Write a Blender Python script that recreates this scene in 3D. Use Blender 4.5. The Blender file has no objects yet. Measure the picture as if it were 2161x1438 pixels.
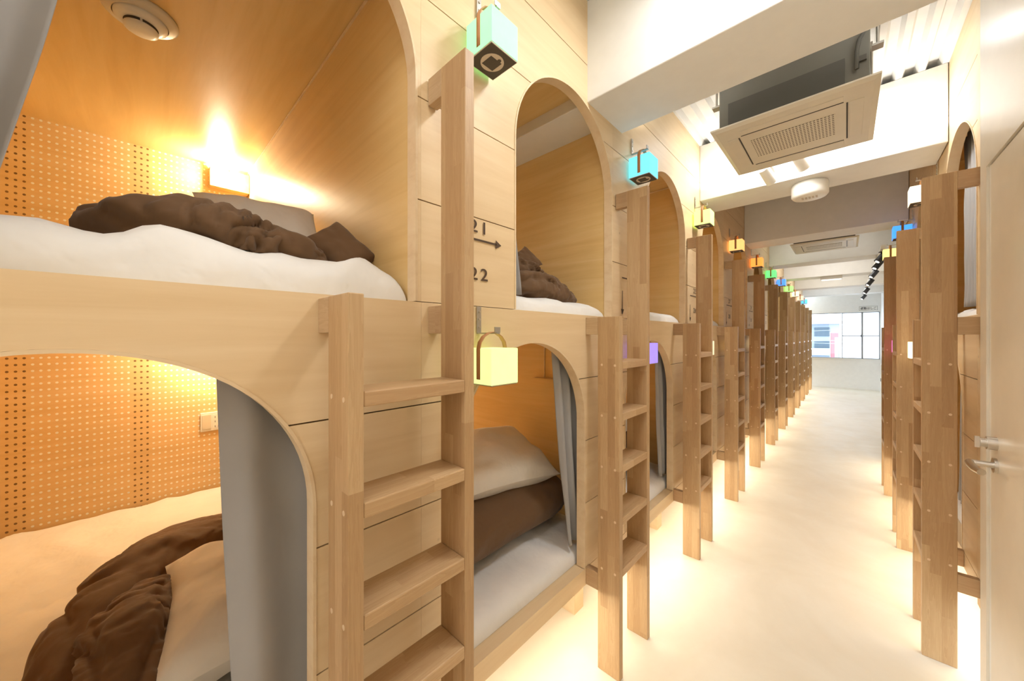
import bpy, bmesh, math, random
from mathutils import Vector, Matrix, noise, Euler
U = 1.45                      # camera height in metres; most lengths below are given in camera heights
rnd = random.Random(4)
C = bpy.context.scene.collection
PI = math.pi

# ------------------------------------------------------------------ materials
def new_mat(name):
    m = bpy.data.materials.new(name); m.use_nodes = True
    nt = m.node_tree; b = nt.nodes['Principled BSDF']
    return m, nt, b
def N(nt, t, **kw):
    n = nt.nodes.new(t)
    for k, v in kw.items(): setattr(n, k, v)
    return n
def L(nt, a, b): nt.links.new(a, b)
def math_n(nt, op, a, b=None, c=None):
    n = N(nt, 'ShaderNodeMath', operation=op)
    for i, v in enumerate((a, b, c)):
        if v is None: continue
        if isinstance(v, (int, float)): n.inputs[i].default_value = v
        else: L(nt, v, n.inputs[i])
    return n.outputs[0]
def ramp(nt, fac, stops):
    r = N(nt, 'ShaderNodeValToRGB'); L(nt, fac, r.inputs[0])
    e = r.color_ramp.elements
    while len(e) > 1: e.remove(e[-1])
    e[0].position = stops[0][0]; e[0].color = (*stops[0][1], 1)
    for p, c in stops[1:]:
        x = e.new(p); x.color = (*c, 1)
    return r.outputs[0]
def mixc(nt, fac, a, b, mode='MIX'):
    n = N(nt, 'ShaderNodeMix', data_type='RGBA', blend_type=mode)
    if isinstance(fac, (int, float)): n.inputs[0].default_value = fac
    else: L(nt, fac, n.inputs[0])
    for i, v in ((6, a), (7, b)):
        if isinstance(v, tuple): n.inputs[i].default_value = (*v, 1)
        else: L(nt, v, n.inputs[i])
    return n.outputs[2]
def coords(nt, scale=(1, 1, 1), kind='Object', jitter=True):
    tc = N(nt, 'ShaderNodeTexCoord'); out = tc.outputs[kind]
    if jitter:                                     # each copy gets its own piece of the pattern
        oi = N(nt, 'ShaderNodeObjectInfo')
        v = N(nt, 'ShaderNodeVectorMath', operation='MULTIPLY_ADD')
        L(nt, oi.outputs['Random'], v.inputs[0]); v.inputs[1].default_value = (7.3, 11.1, 5.7); L(nt, out, v.inputs[2])
        out = v.outputs[0]
    mp = N(nt, 'ShaderNodeMapping'); mp.inputs['Scale'].default_value = scale
    L(nt, out, mp.inputs['Vector']); return mp.outputs[0]
def tex_noise(nt, vec, scale, detail=4, rough=.55, dist=0):
    n = N(nt, 'ShaderNodeTexNoise'); L(nt, vec, n.inputs['Vector'])
    n.inputs['Scale'].default_value = scale; n.inputs['Detail'].default_value = detail
    n.inputs['Roughness'].default_value = rough; n.inputs['Distortion'].default_value = dist
    return n.outputs[0]
def bump(nt, b, h, strength=.2, dist=.002):
    n = N(nt, 'ShaderNodeBump'); n.inputs['Strength'].default_value = strength
    n.inputs['Distance'].default_value = dist; L(nt, h, n.inputs['Height']); L(nt, n.outputs[0], b.inputs['Normal'])

def plain(name, col, rough=.5, metal=0, spec=.5):
    m, nt, b = new_mat(name)
    b.inputs['Base Color'].default_value = (*col, 1); b.inputs['Roughness'].default_value = rough
    b.inputs['Metallic'].default_value = metal; b.inputs['Specular IOR Level'].default_value = spec
    v = coords(nt, (1, 1, 1)); n = tex_noise(nt, v, 12, 3)
    c = mixc(nt, n, tuple(x * .94 for x in col), tuple(min(1, x * 1.04) for x in col))
    L(nt, c, b.inputs['Base Color'])
    return m
def plywood(name, c0, c1, c2, axis='y', rough=.42):
    m, nt, b = new_mat(name)
    sc = {'y': (9, .9, 14), 'x': (.9, 9, 14), 'z': (12, 12, .9)}[axis]
    v = coords(nt, sc)
    g = tex_noise(nt, v, 1.6, 6, .6, .6)
    fine = tex_noise(nt, coords(nt, tuple(s * 7 for s in sc)), 1.5, 3, .6)
    blotch = tex_noise(nt, coords(nt), 1.7, 2)
    col = ramp(nt, g, [(.3, c0), (.5, c1), (.72, c2)])
    col = mixc(nt, math_n(nt, 'MULTIPLY', fine, .28), col, c0)
    col = mixc(nt, math_n(nt, 'MULTIPLY', blotch, .3), col, c2)
    kn = N(nt, 'ShaderNodeTexVoronoi'); L(nt, coords(nt), kn.inputs['Vector']); kn.inputs['Scale'].default_value = 4.2
    spot = ramp(nt, kn.outputs['Distance'], [(0, (1, 1, 1)), (.018, (.7, .7, .7)), (.035, (0, 0, 0))])
    col = mixc(nt, math_n(nt, 'MULTIPLY', spot, .55), col, tuple(x * .5 for x in c0))
    L(nt, col, b.inputs['Base Color']); b.inputs['Roughness'].default_value = rough
    b.inputs['Specular IOR Level'].default_value = .35
    bump(nt, b, fine, .12, .001)
    return m
def laminated(name, tones, axis='z', w=.034, ln=.42):
    """finger-jointed oak: staves of random tone with their own grain"""
    m, nt, b = new_mat(name)
    v = coords(nt)
    s = N(nt, 'ShaderNodeSeparateXYZ'); L(nt, v, s.inputs[0])
    long_, a, c = {'z': ('Z', 'X', 'Y'), 'y': ('Y', 'X', 'Z'), 'x': ('X', 'Y', 'Z')}[axis]
    ia = math_n(nt, 'FLOOR', math_n(nt, 'DIVIDE', s.outputs[a], w))
    wn = N(nt, 'ShaderNodeTexWhiteNoise', noise_dimensions='1D'); L(nt, ia, wn.inputs['W'])
    il = math_n(nt, 'FLOOR', math_n(nt, 'ADD', math_n(nt, 'DIVIDE', s.outputs[long_], ln), math_n(nt, 'MULTIPLY', wn.outputs[0], 7.3)))
    w2 = N(nt, 'ShaderNodeTexWhiteNoise', noise_dimensions='2D')
    cb = N(nt, 'ShaderNodeCombineXYZ'); L(nt, ia, cb.inputs[0]); L(nt, il, cb.inputs[1]); L(nt, cb.outputs[0], w2.inputs['Vector'])
    tone = ramp(nt, w2.outputs[0], [(0, tones[0]), (.35, tones[1]), (.7, tones[2]), (1, tones[3])])
    sc = {'z': (26, 26, 1.6), 'y': (26, 1.6, 26), 'x': (1.6, 26, 26)}[axis]
    mp = N(nt, 'ShaderNodeMapping'); mp.inputs['Scale'].default_value = sc; L(nt, v, mp.inputs['Vector'])
    off = N(nt, 'ShaderNodeVectorMath', operation='MULTIPLY_ADD'); L(nt, w2.outputs[1], off.inputs[0]); off.inputs[1].default_value = (20, 20, 20); L(nt, mp.outputs[0], off.inputs[2])
    g = tex_noise(nt, off.outputs[0], 1.3, 5, .6, 1.6)
    rings = math_n(nt, 'FRACT', math_n(nt, 'MULTIPLY', g, 6))
    fine = tex_noise(nt, off.outputs[0], 7, 3, .7)
    dark = mixc(nt, 1.0, tone, (.72, .64, .55), 'MULTIPLY')
    col = mixc(nt, math_n(nt, 'MULTIPLY', rings, .5), tone, dark)
    col = mixc(nt, math_n(nt, 'MULTIPLY', fine, .6), col, dark)
    L(nt, col, b.inputs['Base Color']); b.inputs['Roughness'].default_value = .46; b.inputs['Specular IOR Level'].default_value = .35
    bump(nt, b, fine, .15, .001)
    return m
def cloth(name, col, rough=.85, crease=.45):
    m, nt, b = new_mat(name)
    v = coords(nt)
    n1 = tex_noise(nt, v, 6, 4); n2 = tex_noise(nt, v, 900, 2)
    c = mixc(nt, n1, tuple(x * .9 for x in col), tuple(min(1, x * 1.06) for x in col))
    L(nt, c, b.inputs['Base Color']); b.inputs['Roughness'].default_value = rough
    b.inputs['Sheen Weight'].default_value = .15; b.inputs['Specular IOR Level'].default_value = .2
    wr = tex_noise(nt, v, 9, 3, .5, .3)
    bump(nt, b, wr, crease, .012)
    return m
def glow(name, col, strength):
    m, nt, b = new_mat(name)
    n = tex_noise(nt, coords(nt), 26, 4)
    c = mixc(nt, n, tuple(x * .82 for x in col), tuple(min(1, x * 1.1) for x in col))
    L(nt, c, b.inputs['Emission Color']); b.inputs['Emission Strength'].default_value = strength
    b.inputs['Base Color'].default_value = (*[.15 + .35 * x for x in col], 1); b.inputs['Roughness'].default_value = .7
    return m

M = {}
M['ply'] = plywood('pale_birch_plywood', (.71, .515, .29), (.77, .58, .345), (.82, .64, .405))
M['ply_in'] = plywood('warm_lit_plywood_lining', (.68, .45, .18), (.75, .52, .22), (.80, .58, .28), 'x', .36)  # same plywood as the fronts, warm bunk light worked into its orange
M['ply_edge'] = plywood('plywood_cut_edge', (.70, .50, .29), (.78, .60, .38), (.82, .66, .44))
M['gap'] = plain('dark_joint_backing', (.11, .06, .025), .8)
M['oak'] = laminated('finger_jointed_oak_upright', [(.50, .325, .168), (.59, .40, .215), (.655, .465, .265), (.545, .36, .19)])
M['oak_y'] = laminated('finger_jointed_oak_tread', [(.56, .375, .20), (.625, .43, .24), (.685, .49, .285), (.585, .39, .215)], 'y')
M['oak_x'] = laminated('finger_jointed_oak_block', [(.48, .32, .18), (.56, .39, .23), (.62, .45, .27), (.54, .36, .21)], 'x')
M['plug'] = plain('pale_dowel', (.76, .58, .38), .5)
M['white'] = plain('white_wall_paint', (.86, .85, .82), .55)
M['door'] = plain('cream_door_paint', (.80, .74, .63), .3)
M['plastic'] = plain('white_plastic', (.86, .84, .79), .35)
M['cream_plastic'] = plain('cream_plastic', (.74, .68, .56), .4)
M['dark_slot'] = plain('dark_slot', (.06, .05, .04), .6)
M['steel'] = plain('brushed_steel', (.62, .58, .52), .28, 1)
M['zinc'] = plain('galvanised_bracket', (.50, .47, .42), .42, .8)
M['duct'] = plain('dull_grey_sheet_metal', (.16, .15, .12), .6, .2)
M['duct_dark'] = plain('grey_duct_insulation', (.09, .085, .07), .8)
M['leather'] = plain('tan_leather', (.52, .25, .10), .55)
M['black'] = plain('black_metal', (.03, .03, .035), .4)
M['bagdark'] = plain('dark_brown_card', (.075, .06, .045), .7)
M['ring'] = plain('pale_ring_plastic', (.62, .53, .42), .5)
M['ink'] = plain('dark_brown_ink', (.09, .05, .025), .7)
M['sheet'] = cloth('white_cotton_sheet', (.84, .82, .79), .85, .95)
M['pillow'] = cloth('white_cotton_pillowcase', (.82, .77, .70), .85, .9)
M['brown'] = cloth('brown_cotton_cover', (.150, .083, .040), .8, .8)
M['grey'] = cloth('grey_curtain_cloth', (.36, .35, .345), .9, .08)
M['alu'] = plain('grey_aluminium_frame', (.30, .32, .34), .4, .6)

# pegboard: plywood with a grid of small holes coloured pale for the white wall behind and light passing through
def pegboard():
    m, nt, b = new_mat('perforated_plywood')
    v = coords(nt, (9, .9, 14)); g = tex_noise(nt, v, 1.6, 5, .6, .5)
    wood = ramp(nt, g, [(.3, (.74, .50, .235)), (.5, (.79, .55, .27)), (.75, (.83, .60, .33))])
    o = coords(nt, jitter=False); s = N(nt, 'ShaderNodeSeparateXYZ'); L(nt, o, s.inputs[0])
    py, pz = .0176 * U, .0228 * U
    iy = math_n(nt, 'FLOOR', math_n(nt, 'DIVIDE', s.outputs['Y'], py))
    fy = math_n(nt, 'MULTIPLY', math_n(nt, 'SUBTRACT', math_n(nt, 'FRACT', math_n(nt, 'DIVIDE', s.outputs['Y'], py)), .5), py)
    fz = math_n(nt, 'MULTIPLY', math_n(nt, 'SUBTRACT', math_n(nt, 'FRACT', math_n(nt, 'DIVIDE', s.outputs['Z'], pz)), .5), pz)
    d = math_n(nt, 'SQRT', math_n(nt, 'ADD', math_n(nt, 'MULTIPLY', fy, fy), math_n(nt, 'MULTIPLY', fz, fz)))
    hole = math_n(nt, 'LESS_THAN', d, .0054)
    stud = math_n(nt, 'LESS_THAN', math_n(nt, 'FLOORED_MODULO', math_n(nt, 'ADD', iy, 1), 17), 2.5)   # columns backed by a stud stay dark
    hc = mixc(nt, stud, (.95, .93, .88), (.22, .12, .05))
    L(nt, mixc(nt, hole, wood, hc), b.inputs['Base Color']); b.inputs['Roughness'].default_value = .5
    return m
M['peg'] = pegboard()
def floor_mat():
    m, nt, b = new_mat('cream_trowelled_floor')
    v = coords(nt, jitter=False)
    a = tex_noise(nt, v, 1.3, 6, .6, .8); f = tex_noise(nt, v, 7, 5, .65, .5)
    col = ramp(nt, a, [(.3, (.74, .66, .53)), (.5, (.80, .73, .61)), (.7, (.85, .79, .68))])
    col = mixc(nt, math_n(nt, 'MULTIPLY', f, .5), col, (.73, .64, .50))
    L(nt, col, b.inputs['Base Color'])
    L(nt, ramp(nt, f, [(.3, (.38,) * 3), (.7, (.55,) * 3)]), b.inputs['Roughness'])
    b.inputs['Specular IOR Level'].default_value = .35
    bump(nt, b, f, .1, .002)
    return m
M['floor'] = floor_mat()

# ------------------------------------------------------------------ mesh building (lengths in camera heights)
class MB:
    def __init__(s): s.v = []; s.f = []; s.m = []; s.smooth = []
    def add(s, vs, fs, mi=0, sm=False):
        o = len(s.v); s.v += [tuple(p) for p in vs]
        for f in fs: s.f.append([i + o for i in f]); s.m.append(mi); s.smooth.append(sm)
        return s
    def box(s, x0, x1, y0, y1, z0, z1, mi=0):
        vs = [(x, y, z) for x in (x0, x1) for y in (y0, y1) for z in (z0, z1)]
        return s.add(vs, [(0, 1, 3, 2), (4, 6, 7, 5), (0, 4, 5, 1), (2, 3, 7, 6), (0, 2, 6, 4), (1, 5, 7, 3)], mi)
    def prism_x(s, poly, x0, x1, mi=0):      # polygon in (y,z), extruded along x
        n = len(poly)
        vs = [(x0, a, b) for a, b in poly] + [(x1, a, b) for a, b in poly]
        fs = [tuple(range(n))[::-1], tuple(range(n, 2 * n))] + [(i, (i + 1) % n, n + (i + 1) % n, n + i) for i in range(n)]
        return s.add(vs, fs, mi)
    def cyl(s, a, b, r, n=16, mi=0, r2=None, sm=True):
        a = Vector(a); b = Vector(b); d = (b - a).normalized(); r2 = r if r2 is None else r2
        t = d.orthogonal().normalized(); w = d.cross(t)
        vs = []
        for p, q in ((a, r), (b, r2)):
            for i in range(n):
                an = 2 * PI * i / n; vs.append(p + (t * math.cos(an) + w * math.sin(an)) * q)
        s.add(vs, [(i, (i + 1) % n, n + (i + 1) % n, n + i) for i in range(n)], mi, sm)
        s.add(vs[:n], [tuple(range(n))[::-1]], mi); s.add(vs[n:], [tuple(range(n))], mi)
        return s
    def tube(s, pts, r, n=10, mi=0, flat=1.0):
        P = [Vector(p) for p in pts]; vs = []; up = Vector((0, 0, 1))
        for i, p in enumerate(P):
            d = (P[min(i + 1, len(P) - 1)] - P[max(i - 1, 0)]).normalized()
            t = d.cross(up); t = t.normalized() if t.length > .05 else d.cross(Vector((0, 1, 0))).normalized()
            w = t.cross(d)
            for k in range(n):
                an = 2 * PI * k / n; vs.append(p + t * math.cos(an) * r + w * math.sin(an) * r * flat)
        fs = [(i * n + k, i * n + (k + 1) % n, (i + 1) * n + (k + 1) % n, (i + 1) * n + k) for i in range(len(P) - 1) for k in range(n)]
        s.add(vs, fs, mi, True); s.add(vs[:n], [tuple(range(n))], mi); s.add(vs[-n:], [tuple(range(n))[::-1]], mi)
        return s
    def grid(s, rows, mi=0, closed_u=False, sm=True):
        nr, nc = len(rows), len(rows[0]); vs = [p for r in rows for p in r]; fs = []
        for i in range(nr - 1):
            for j in range(nc if closed_u else nc - 1):
                k = (j + 1) % nc; fs.append((i * nc + j, i * nc + k, (i + 1) * nc + k, (i + 1) * nc + j))
        return s.add(vs, fs, mi, sm)
    def build(s, name, mats, parent=None, loc=(0, 0, 0), rz=0, bevel=0, solid=0, subd=0, fix=True):
        me = bpy.data.meshes.new(name)
        me.from_pydata([(a * U, b * U, c * U) for a, b, c in s.v], [], s.f)
        if not isinstance(mats, (list, tuple)): mats = [mats]
        for m in mats: me.materials.append(m)
        me.polygons.foreach_set('material_index', s.m); me.polygons.foreach_set('use_smooth', s.smooth)
        if fix:
            bm = bmesh.new(); bm.from_mesh(me); bmesh.ops.recalc_face_normals(bm, faces=bm.faces); bm.to_mesh(me); bm.free()
        me.update()
        o = bpy.data.objects.new(name, me); C.objects.link(o)
        o.location = [c * U for c in loc]; o.rotation_euler = (0, 0, rz)
        if parent: o.parent = parent
        if solid:
            k = o.modifiers.new('s', 'SOLIDIFY'); k.thickness = solid
        if bevel:
            k = o.modifiers.new('b', 'BEVEL'); k.width = bevel; k.segments = 2; k.limit_method = 'ANGLE'; k.angle_limit = math.radians(40)
        if subd:
            k = o.modifiers.new('d', 'SUBSURF'); k.levels = subd; k.render_levels = subd
        return o
def empty(name, loc, rz=0):
    o = bpy.data.objects.new(name, None); C.objects.link(o); o.location = [c * U for c in loc]; o.rotation_euler = (0, 0, rz)
    o.empty_display_size = .1; return o
def tag(o, label=None, cat=None, group=None, kind=None):
    for k, v in (('label', label), ('category', cat), ('group', group), ('kind', kind)):
        if v: o[k] = v
    return o
def struct(o): o['kind'] = 'structure'; return o
def children(o): return [c for c in C.objects if c.parent == o]
def copy_tree(o, parent=None):
    c = o.copy(); C.objects.link(c); c.parent = parent
    for ch in children(o): copy_tree(ch, c)
    return c
def place(o, loc, rz=0): o.location = [c * U for c in loc]; o.rotation_euler = (0, 0, rz)

P = .764                                  # pod pitch
XL, XR = -.5875, .285                     # front planes of the two rows
NL = 12
YR = [2.0955, 2.8635, 3.6315]
XB = -1.4925                              # back board, local
ORD = ['nearest', 'second', 'third', 'fourth', 'fifth', 'sixth', 'seventh', 'eighth', 'ninth', 'tenth', 'eleventh', 'twelfth']

# ------------------------------------------------------------------ sleeping pods
def arch_panel(mb, yl, yr, z0, z1, c, r, zs, seams, t):
    """boards between seams, cut by an arch of centre c, radius r, springing at zs"""
    g = .0012
    lv = [z0] + seams + [z1]
    hw = lambda z: r if z <= zs else math.sqrt(max(0, r * r - (z - zs) ** 2))
    for i in range(len(lv) - 1):
        a = lv[i] + (g if i else 0); b = lv[i + 1] - (g if i < len(lv) - 2 else 0)
        if a >= zs + r: mb.box(-t, 0, yl, yr, a, b); continue
        top = b >= zs + r
        e = min(b, zs + r)
        if top:
            th0 = 0 if a <= zs else math.asin((a - zs) / r)
            arc = [(c + r * math.cos(th0 + (PI - 2 * th0) * k / 36), zs + r * math.sin(th0 + (PI - 2 * th0) * k / 36)) for k in range(37)]
            poly = [(yr, a)]
            if a < zs: poly.append((c + r, a))
            poly += arc
            if a < zs: poly.append((c - r, a))
            poly += [(yl, a), (yl, b), (yr, b)]
            mb.prism_x(poly, -t, 0)
        else:
            for sgn in (-1, 1):
                zz = sorted({a, b} | {a + (b - a) * k / 10 for k in range(11) if b > zs})
                edge = [(c + sgn * hw(z), z) for z in zz]
                out = yl if sgn < 0 else yr
                mb.prism_x([(out, a)] + edge + [(out, b)], -t, 0)
    for s in seams:                           # dark-brown backing strip in every joint, its colour stands in for gap shade
        h = hw(s) if s < zs + r else 0
        if h > 0:
            mb.box(-t * .8, -.004, yl, c - h - .004, s - .003, s + .003, 1); mb.box(-t * .8, -.004, c + h + .004, yr, s - .003, s + .003, 1)
        else: mb.box(-t * .8, -.004, yl, yr, s - .003, s + .003, 1)
def arch_rim(c, r, zs, z0, t):
    """bent plywood lining of the opening"""
    mb = MB(); w = .0045
    pts = [(c + r, z0)] + [(c + r * math.cos(PI * k / 40), zs + r * math.sin(PI * k / 40)) for k in range(41)] + [(c - r, z0)]
    ins = [(c + (y - c) * (1 - w / r), z if z <= zs else zs + (z - zs) * (1 - w / r)) for y, z in pts]
    for x0, x1 in ((-t - .006, .0015),):
        n = len(pts); vs = [(x, *p) for x in (x0, x1) for p in pts] + [(x, *p) for x in (x0, x1) for p in ins]
        fs = []
        for i in range(n - 1):
            a, b = i, i + 1
            fs += [(a, b, n + b, n + a), (2 * n + a, 3 * n + a, 3 * n + b, 2 * n + b), (a, 2 * n + a, 2 * n + b, b), (n + a, n + b, 3 * n + b, 3 * n + a)]
        fs += [(0, n, 3 * n, 2 * n), (n - 1, 3 * n - 1, 4 * n - 1, 2 * n - 1)]
        mb.add(vs, fs)
    return mb
YA, YB = -.3938, .3698
def make_pod():
    root = empty('sleeping_pod', (0, 0, 0))
    mb = MB(); arch_panel(mb, YA, YB, 1.0665, 2.05, .115, .2475, 1.4885, [1.26, 1.455, 1.652, 1.848], .0215)
    p = mb.build('upper_front_panel', [M['ply'], M['gap']], root, (-.0015, 0, 0))
    arch_rim(.115, .2475, 1.4885, 1.0665, .0215).build('arch_trim', M['ply_edge'], p)
    mb = MB(); arch_panel(mb, YA, YB, .2815, 1.065, -.06, .2465, .7405, [.482, .676, .87], .0215)
    p = mb.build('lower_front_panel', [M['ply'], M['gap']], root)
    arch_rim(-.06, .2465, .7405, .2815, .0215).build('arch_trim', M['ply_edge'], p)
    MB().box(-.045, 0, YA, YB, .228, .2795).build('base_board', M['ply'], root)
    MB().box(XB, -.022, YA, YB, 1.035, 1.0645).build('bunk_platform', M['ply_in'], root)
    MB().box(XB, -.0455, YA, YB, .25, .28).build('bunk_platform', M['ply'], root)
    mb = MB().box(XB, -.022, .36, .3696, .2805, 1.0345).box(XB, -.022, .36, .3696, 1.065, 1.79)
    mb.box(-1.48, -.025, .3565, .36, 1.7655, 1.7705, 1).box(-.297, -.2925, .3575, .36, .835, 1.034, 1)
    mb.build('partition', [M['ply_in'], M['ply_edge']], root)
    MB().box(-.33, -.21, .325, .36, .826, .834).build('shelf', M['ply_in'], root)
    MB().box(XB, -.022, YA, .36, 1.772, 1.785).build('ceiling_panel', M['ply_in'], root)
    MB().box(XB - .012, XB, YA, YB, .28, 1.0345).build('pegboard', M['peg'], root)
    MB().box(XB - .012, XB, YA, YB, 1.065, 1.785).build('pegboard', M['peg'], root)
    for x in (-.12, XB + .06):
        MB().box(x - .06, x, .31, .368, 0, .2495).build('leg', M['ply'], root)
    return root
def text_verts(s, size, cjk=False):
    cu = bpy.data.curves.new('t', 'FONT'); cu.body = s; cu.size = size; cu.offset = size * .012; cu.space_character = 1 if cjk else 1.3
    ob = bpy.data.objects.new('t', cu); C.objects.link(ob)
    dg = bpy.context.evaluated_depsgraph_get(); me = bpy.data.meshes.new_from_object(ob.evaluated_get(dg))
    v = [tuple(a.co) for a in me.vertices]; f = [tuple(p.vertices) for p in me.polygons]
    bpy.data.objects.remove(ob); return v, f
def lettering(root, k):
    mb = MB()
    for s, z in ((str(19 + 2 * k), 1.2275), (str(20 + 2 * k), 1.1235)):
        v, f = text_verts(s, .038)
        mb.add([(.0006, -.275 + a * 1.22, z + b) for a, b, c in v], f)
    x = .0006; t = .0022
    mb.add([(x, -.330, 1.2115 - t), (x, -.196, 1.2115 - t), (x, -.196, 1.2115 + t), (x, -.330, 1.2115 + t)], [(0, 1, 2, 3)])
    mb.add([(x, -.198, 1.2015), (x, -.1795, 1.2115), (x, -.198, 1.2215)], [(0, 1, 2)])
    mb.add([(x, -.3262 - t, 1.095), (x, -.3262 + t, 1.095), (x, -.3262 + t, 1.1645), (x, -.3262 - t, 1.1645)], [(0, 1, 2, 3)])
    mb.add([(x, -.3372, 1.098), (x, -.3262, 1.077), (x, -.3152, 1.098)], [(0, 1, 2)])
    mb.build('number_lettering', M['ink'], root, fix=False)

pod0 = make_pod(); pods = []
UPC = [('green', (.30, 1.0, .42)), ('cyan', (.09, .62, 1.0)), ('yellow-green', (.62, 1.0, .22)), ('pale orange', (1.0, .42, .12)), ('deep orange', (1.0, .27, .04)),
       ('bright green', (.10, .85, .16)), ('deep blue', (.03, .22, 1.0)), ('lime green', (.28, .9, .14)), ('cream', (1.0, .82, .45)), ('pink', (1.0, .55, .36)), ('sky blue', (.04, .40, 1.0))]
LOC = [('lime', (.74, 1.0, .32)), ('purple', (.30, .20, 1.0)), ('cream', (1, .78, .45)), ('amber', (1.0, .48, .08)), ('pale', (1, .8, .5))]
for k in range(NL):
    o = pod0 if k == 0 else copy_tree(pod0)
    place(o, (XL, k * P, 0)); pods.append(o)
    what = ('with 21 and 22 printed beside its upper arch' if k == 1 else 'nearest the camera, with both bunks wide open' if k == 0 else
            ('under the %s lantern, ' % UPC[k - 1][0] if k <= 11 else 'at the window end, ') + '%s pod of the left row' % ORD[k])
    tag(o, 'plywood two-storey sleeping pod ' + what, 'bunk pod', 'sleeping pods along the left wall')
for k in range(1, NL): lettering(pods[k], k)
rpods = []
for j, y in enumerate(YR):
    o = copy_tree(pod0); place(o, (XR, y, 0), PI); rpods.append(o)
    tag(o, ['plywood pod directly beyond the white door on the right', 'middle plywood pod of the short right row', 'far plywood pod of the right row, next to the white wall'][j], 'bunk pod', 'sleeping pods along the right wall')
MB().box(XB, -.022, YA - .02, YA - .0005, .2805, 1.0345).box(XB, -.022, YA - .02, YA - .0005, 1.065, 1.79).build('partition', M['ply_in'], pods[0])
MB().box(XB, 0, YA - .02, YA - .0005, .2805, 2.05).build('end_panel', M['ply'], rpods[2])

# ------------------------------------------------------------------ ladders
def make_ladder():
    root = empty('bunk_ladder', (.077, .297, 0))
    ox, oy = .077, .297
    RZ = [.925, .773, .62, .468, .316]
    x0, x1 = .042, .1125
    for ya, yb, top in ((.1892, .2106, 1.058), (.385, .4055, 1.497)):
        mb = MB().box(x0 - ox, x1 - ox, ya - oy, yb - oy, 0, top)
        o = mb.build('upright', M['oak'], root, bevel=.002)
        pg = MB()
        for z in RZ:
            for x in (x0 + .014, x1 - .014):
                for y, d in ((ya, -1), (yb, 1)):
                    if (ya > .3) == (d > 0) or top < 1.2 and d < 0:
                        pg.cyl((x - ox, y - oy - d * .001, z - .0105), (x - ox, y - oy + d * .0007, z - .0105), .0036, 12)
        pg.build('dowel_plug', M['plug'], o)
    for z in RZ:
        MB().box(x0 + .001 - ox, x1 - ox, .2106 - oy, .385 - oy, z - .0215, z).build('rung', M['oak_y'], root, bevel=.003)
    for ya, yb, zs in ((.1892, .2106, ((1.005, 1.058), (.232, .285))), (.385, .4055, ((1.445, 1.497), (1.005, 1.058), (.232, .285)))):
        for a, b in zs:
            MB().box(.0005 - ox, x0 - ox, ya - oy, yb - oy, a, b - .0005).build('spacer_block', M['oak_x'], root, bevel=.0015)
    return root
lad0 = make_ladder()
for k in range(NL):
    o = lad0 if k == 0 else copy_tree(lad0)
    place(o, (XL + .077, k * P + .297, 0))
    lab = ['large oak ladder nearest the camera, between the two closest pods on the left', 'oak ladder under the cyan lantern, before the purple lower lantern', 'oak ladder standing under the yellow-green upper lantern on the left'][k] if k < 3 else \
        ('oak ladder of the left row rising to the %s lantern' % UPC[k][0] if k < 11 else 'last oak ladder of the left row, beside the window')
    tag(o, lab, 'ladder', 'oak bunk ladders of the left row')
for j, y in enumerate(YR):
    o = copy_tree(lad0); place(o, (XR - .077, y - .297, 0), PI)
    tag(o, ['tall oak ladder on the right, nearest the white door', 'middle oak ladder of the right row, behind the nearest one', 'far oak ladder of the right row, farthest from the door'][j], 'ladder', 'oak bunk ladders of the right row')

# ------------------------------------------------------------------ lanterns and their wall brackets
def make_lantern():
    root = empty('paper_lantern', (0, 0, 0)); a = .0375
    mb = MB()
    for s in (-1, 1):
        mb.box(s * a - .001, s * a + .001, -a, a, .003, .0745); mb.box(-a, a, s * a - .001, s * a + .001, .003, .0745)
    mb.box(-a, a, -a, a, .0742, .0752)
    mb.build('shade', M['plastic'], root)
    MB().box(-a, a, -a, a, .001, .003).build('bottom_rim', M['ring'], root)
    b = MB().box(-a * .955, a * .955, -a * .955, a * .955, .0002, .001).build('bottom_plate', M['bagdark'], root)
    mb = MB().cyl((0, 0, -.0006), (0, 0, .0004), a * .66, 32, 0, sm=False); mb.build('round_disc', M['ring'], b)
    MB().box(-a * .42, a * .34, -a * .40, a * .40, -.0012, -.0004).cyl((.015, .006, -.0014), (.015, .006, -.0004), .0042, 12).build('battery_hatch', M['bagdark'], b)
    st = MB(); w = .0055
    prof = [(-a - .0016, .012), (-a - .0018, .04), (-a - .0018, .075), (-a * .95, .088), (-a * .68, .1), (-a * .3, .1075), (0, .1095), (a * .3, .1075), (a * .68, .1), (a * .95, .088), (a + .0018, .075), (a + .0018, .04), (a + .0016, .012)]
    rows = [[(-w, y, z) for y, z in prof], [(w, y, z) for y, z in prof]]
    st.grid(rows); st.build('carry_strap', M['leather'], root, solid=.0025)
    return root
def make_bracket():
    root = empty('lantern_bracket', (0, 0, 0))
    mb = MB().box(0, .002, -.006, .006, .105, .165)
    for z in (.12, .137, .154): mb.cyl((.002, 0, z), (.004, 0, z), .0025, 10, 1)
    mb.box(.002, .062, -.005, .005, .105, .1078).box(.058, .060, -.008, .008, .1078, .119)
    mb.build('hook_arm', [M['zinc'], M['steel']], root)
    return root
lan0 = make_lantern(); br0 = make_bracket()
used = [False]
def glow_copy(o, mat):
    for c in children(o):
        if c.name.startswith('shade'):
            c.data = c.data.copy(); c.data.materials[0] = mat
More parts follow.
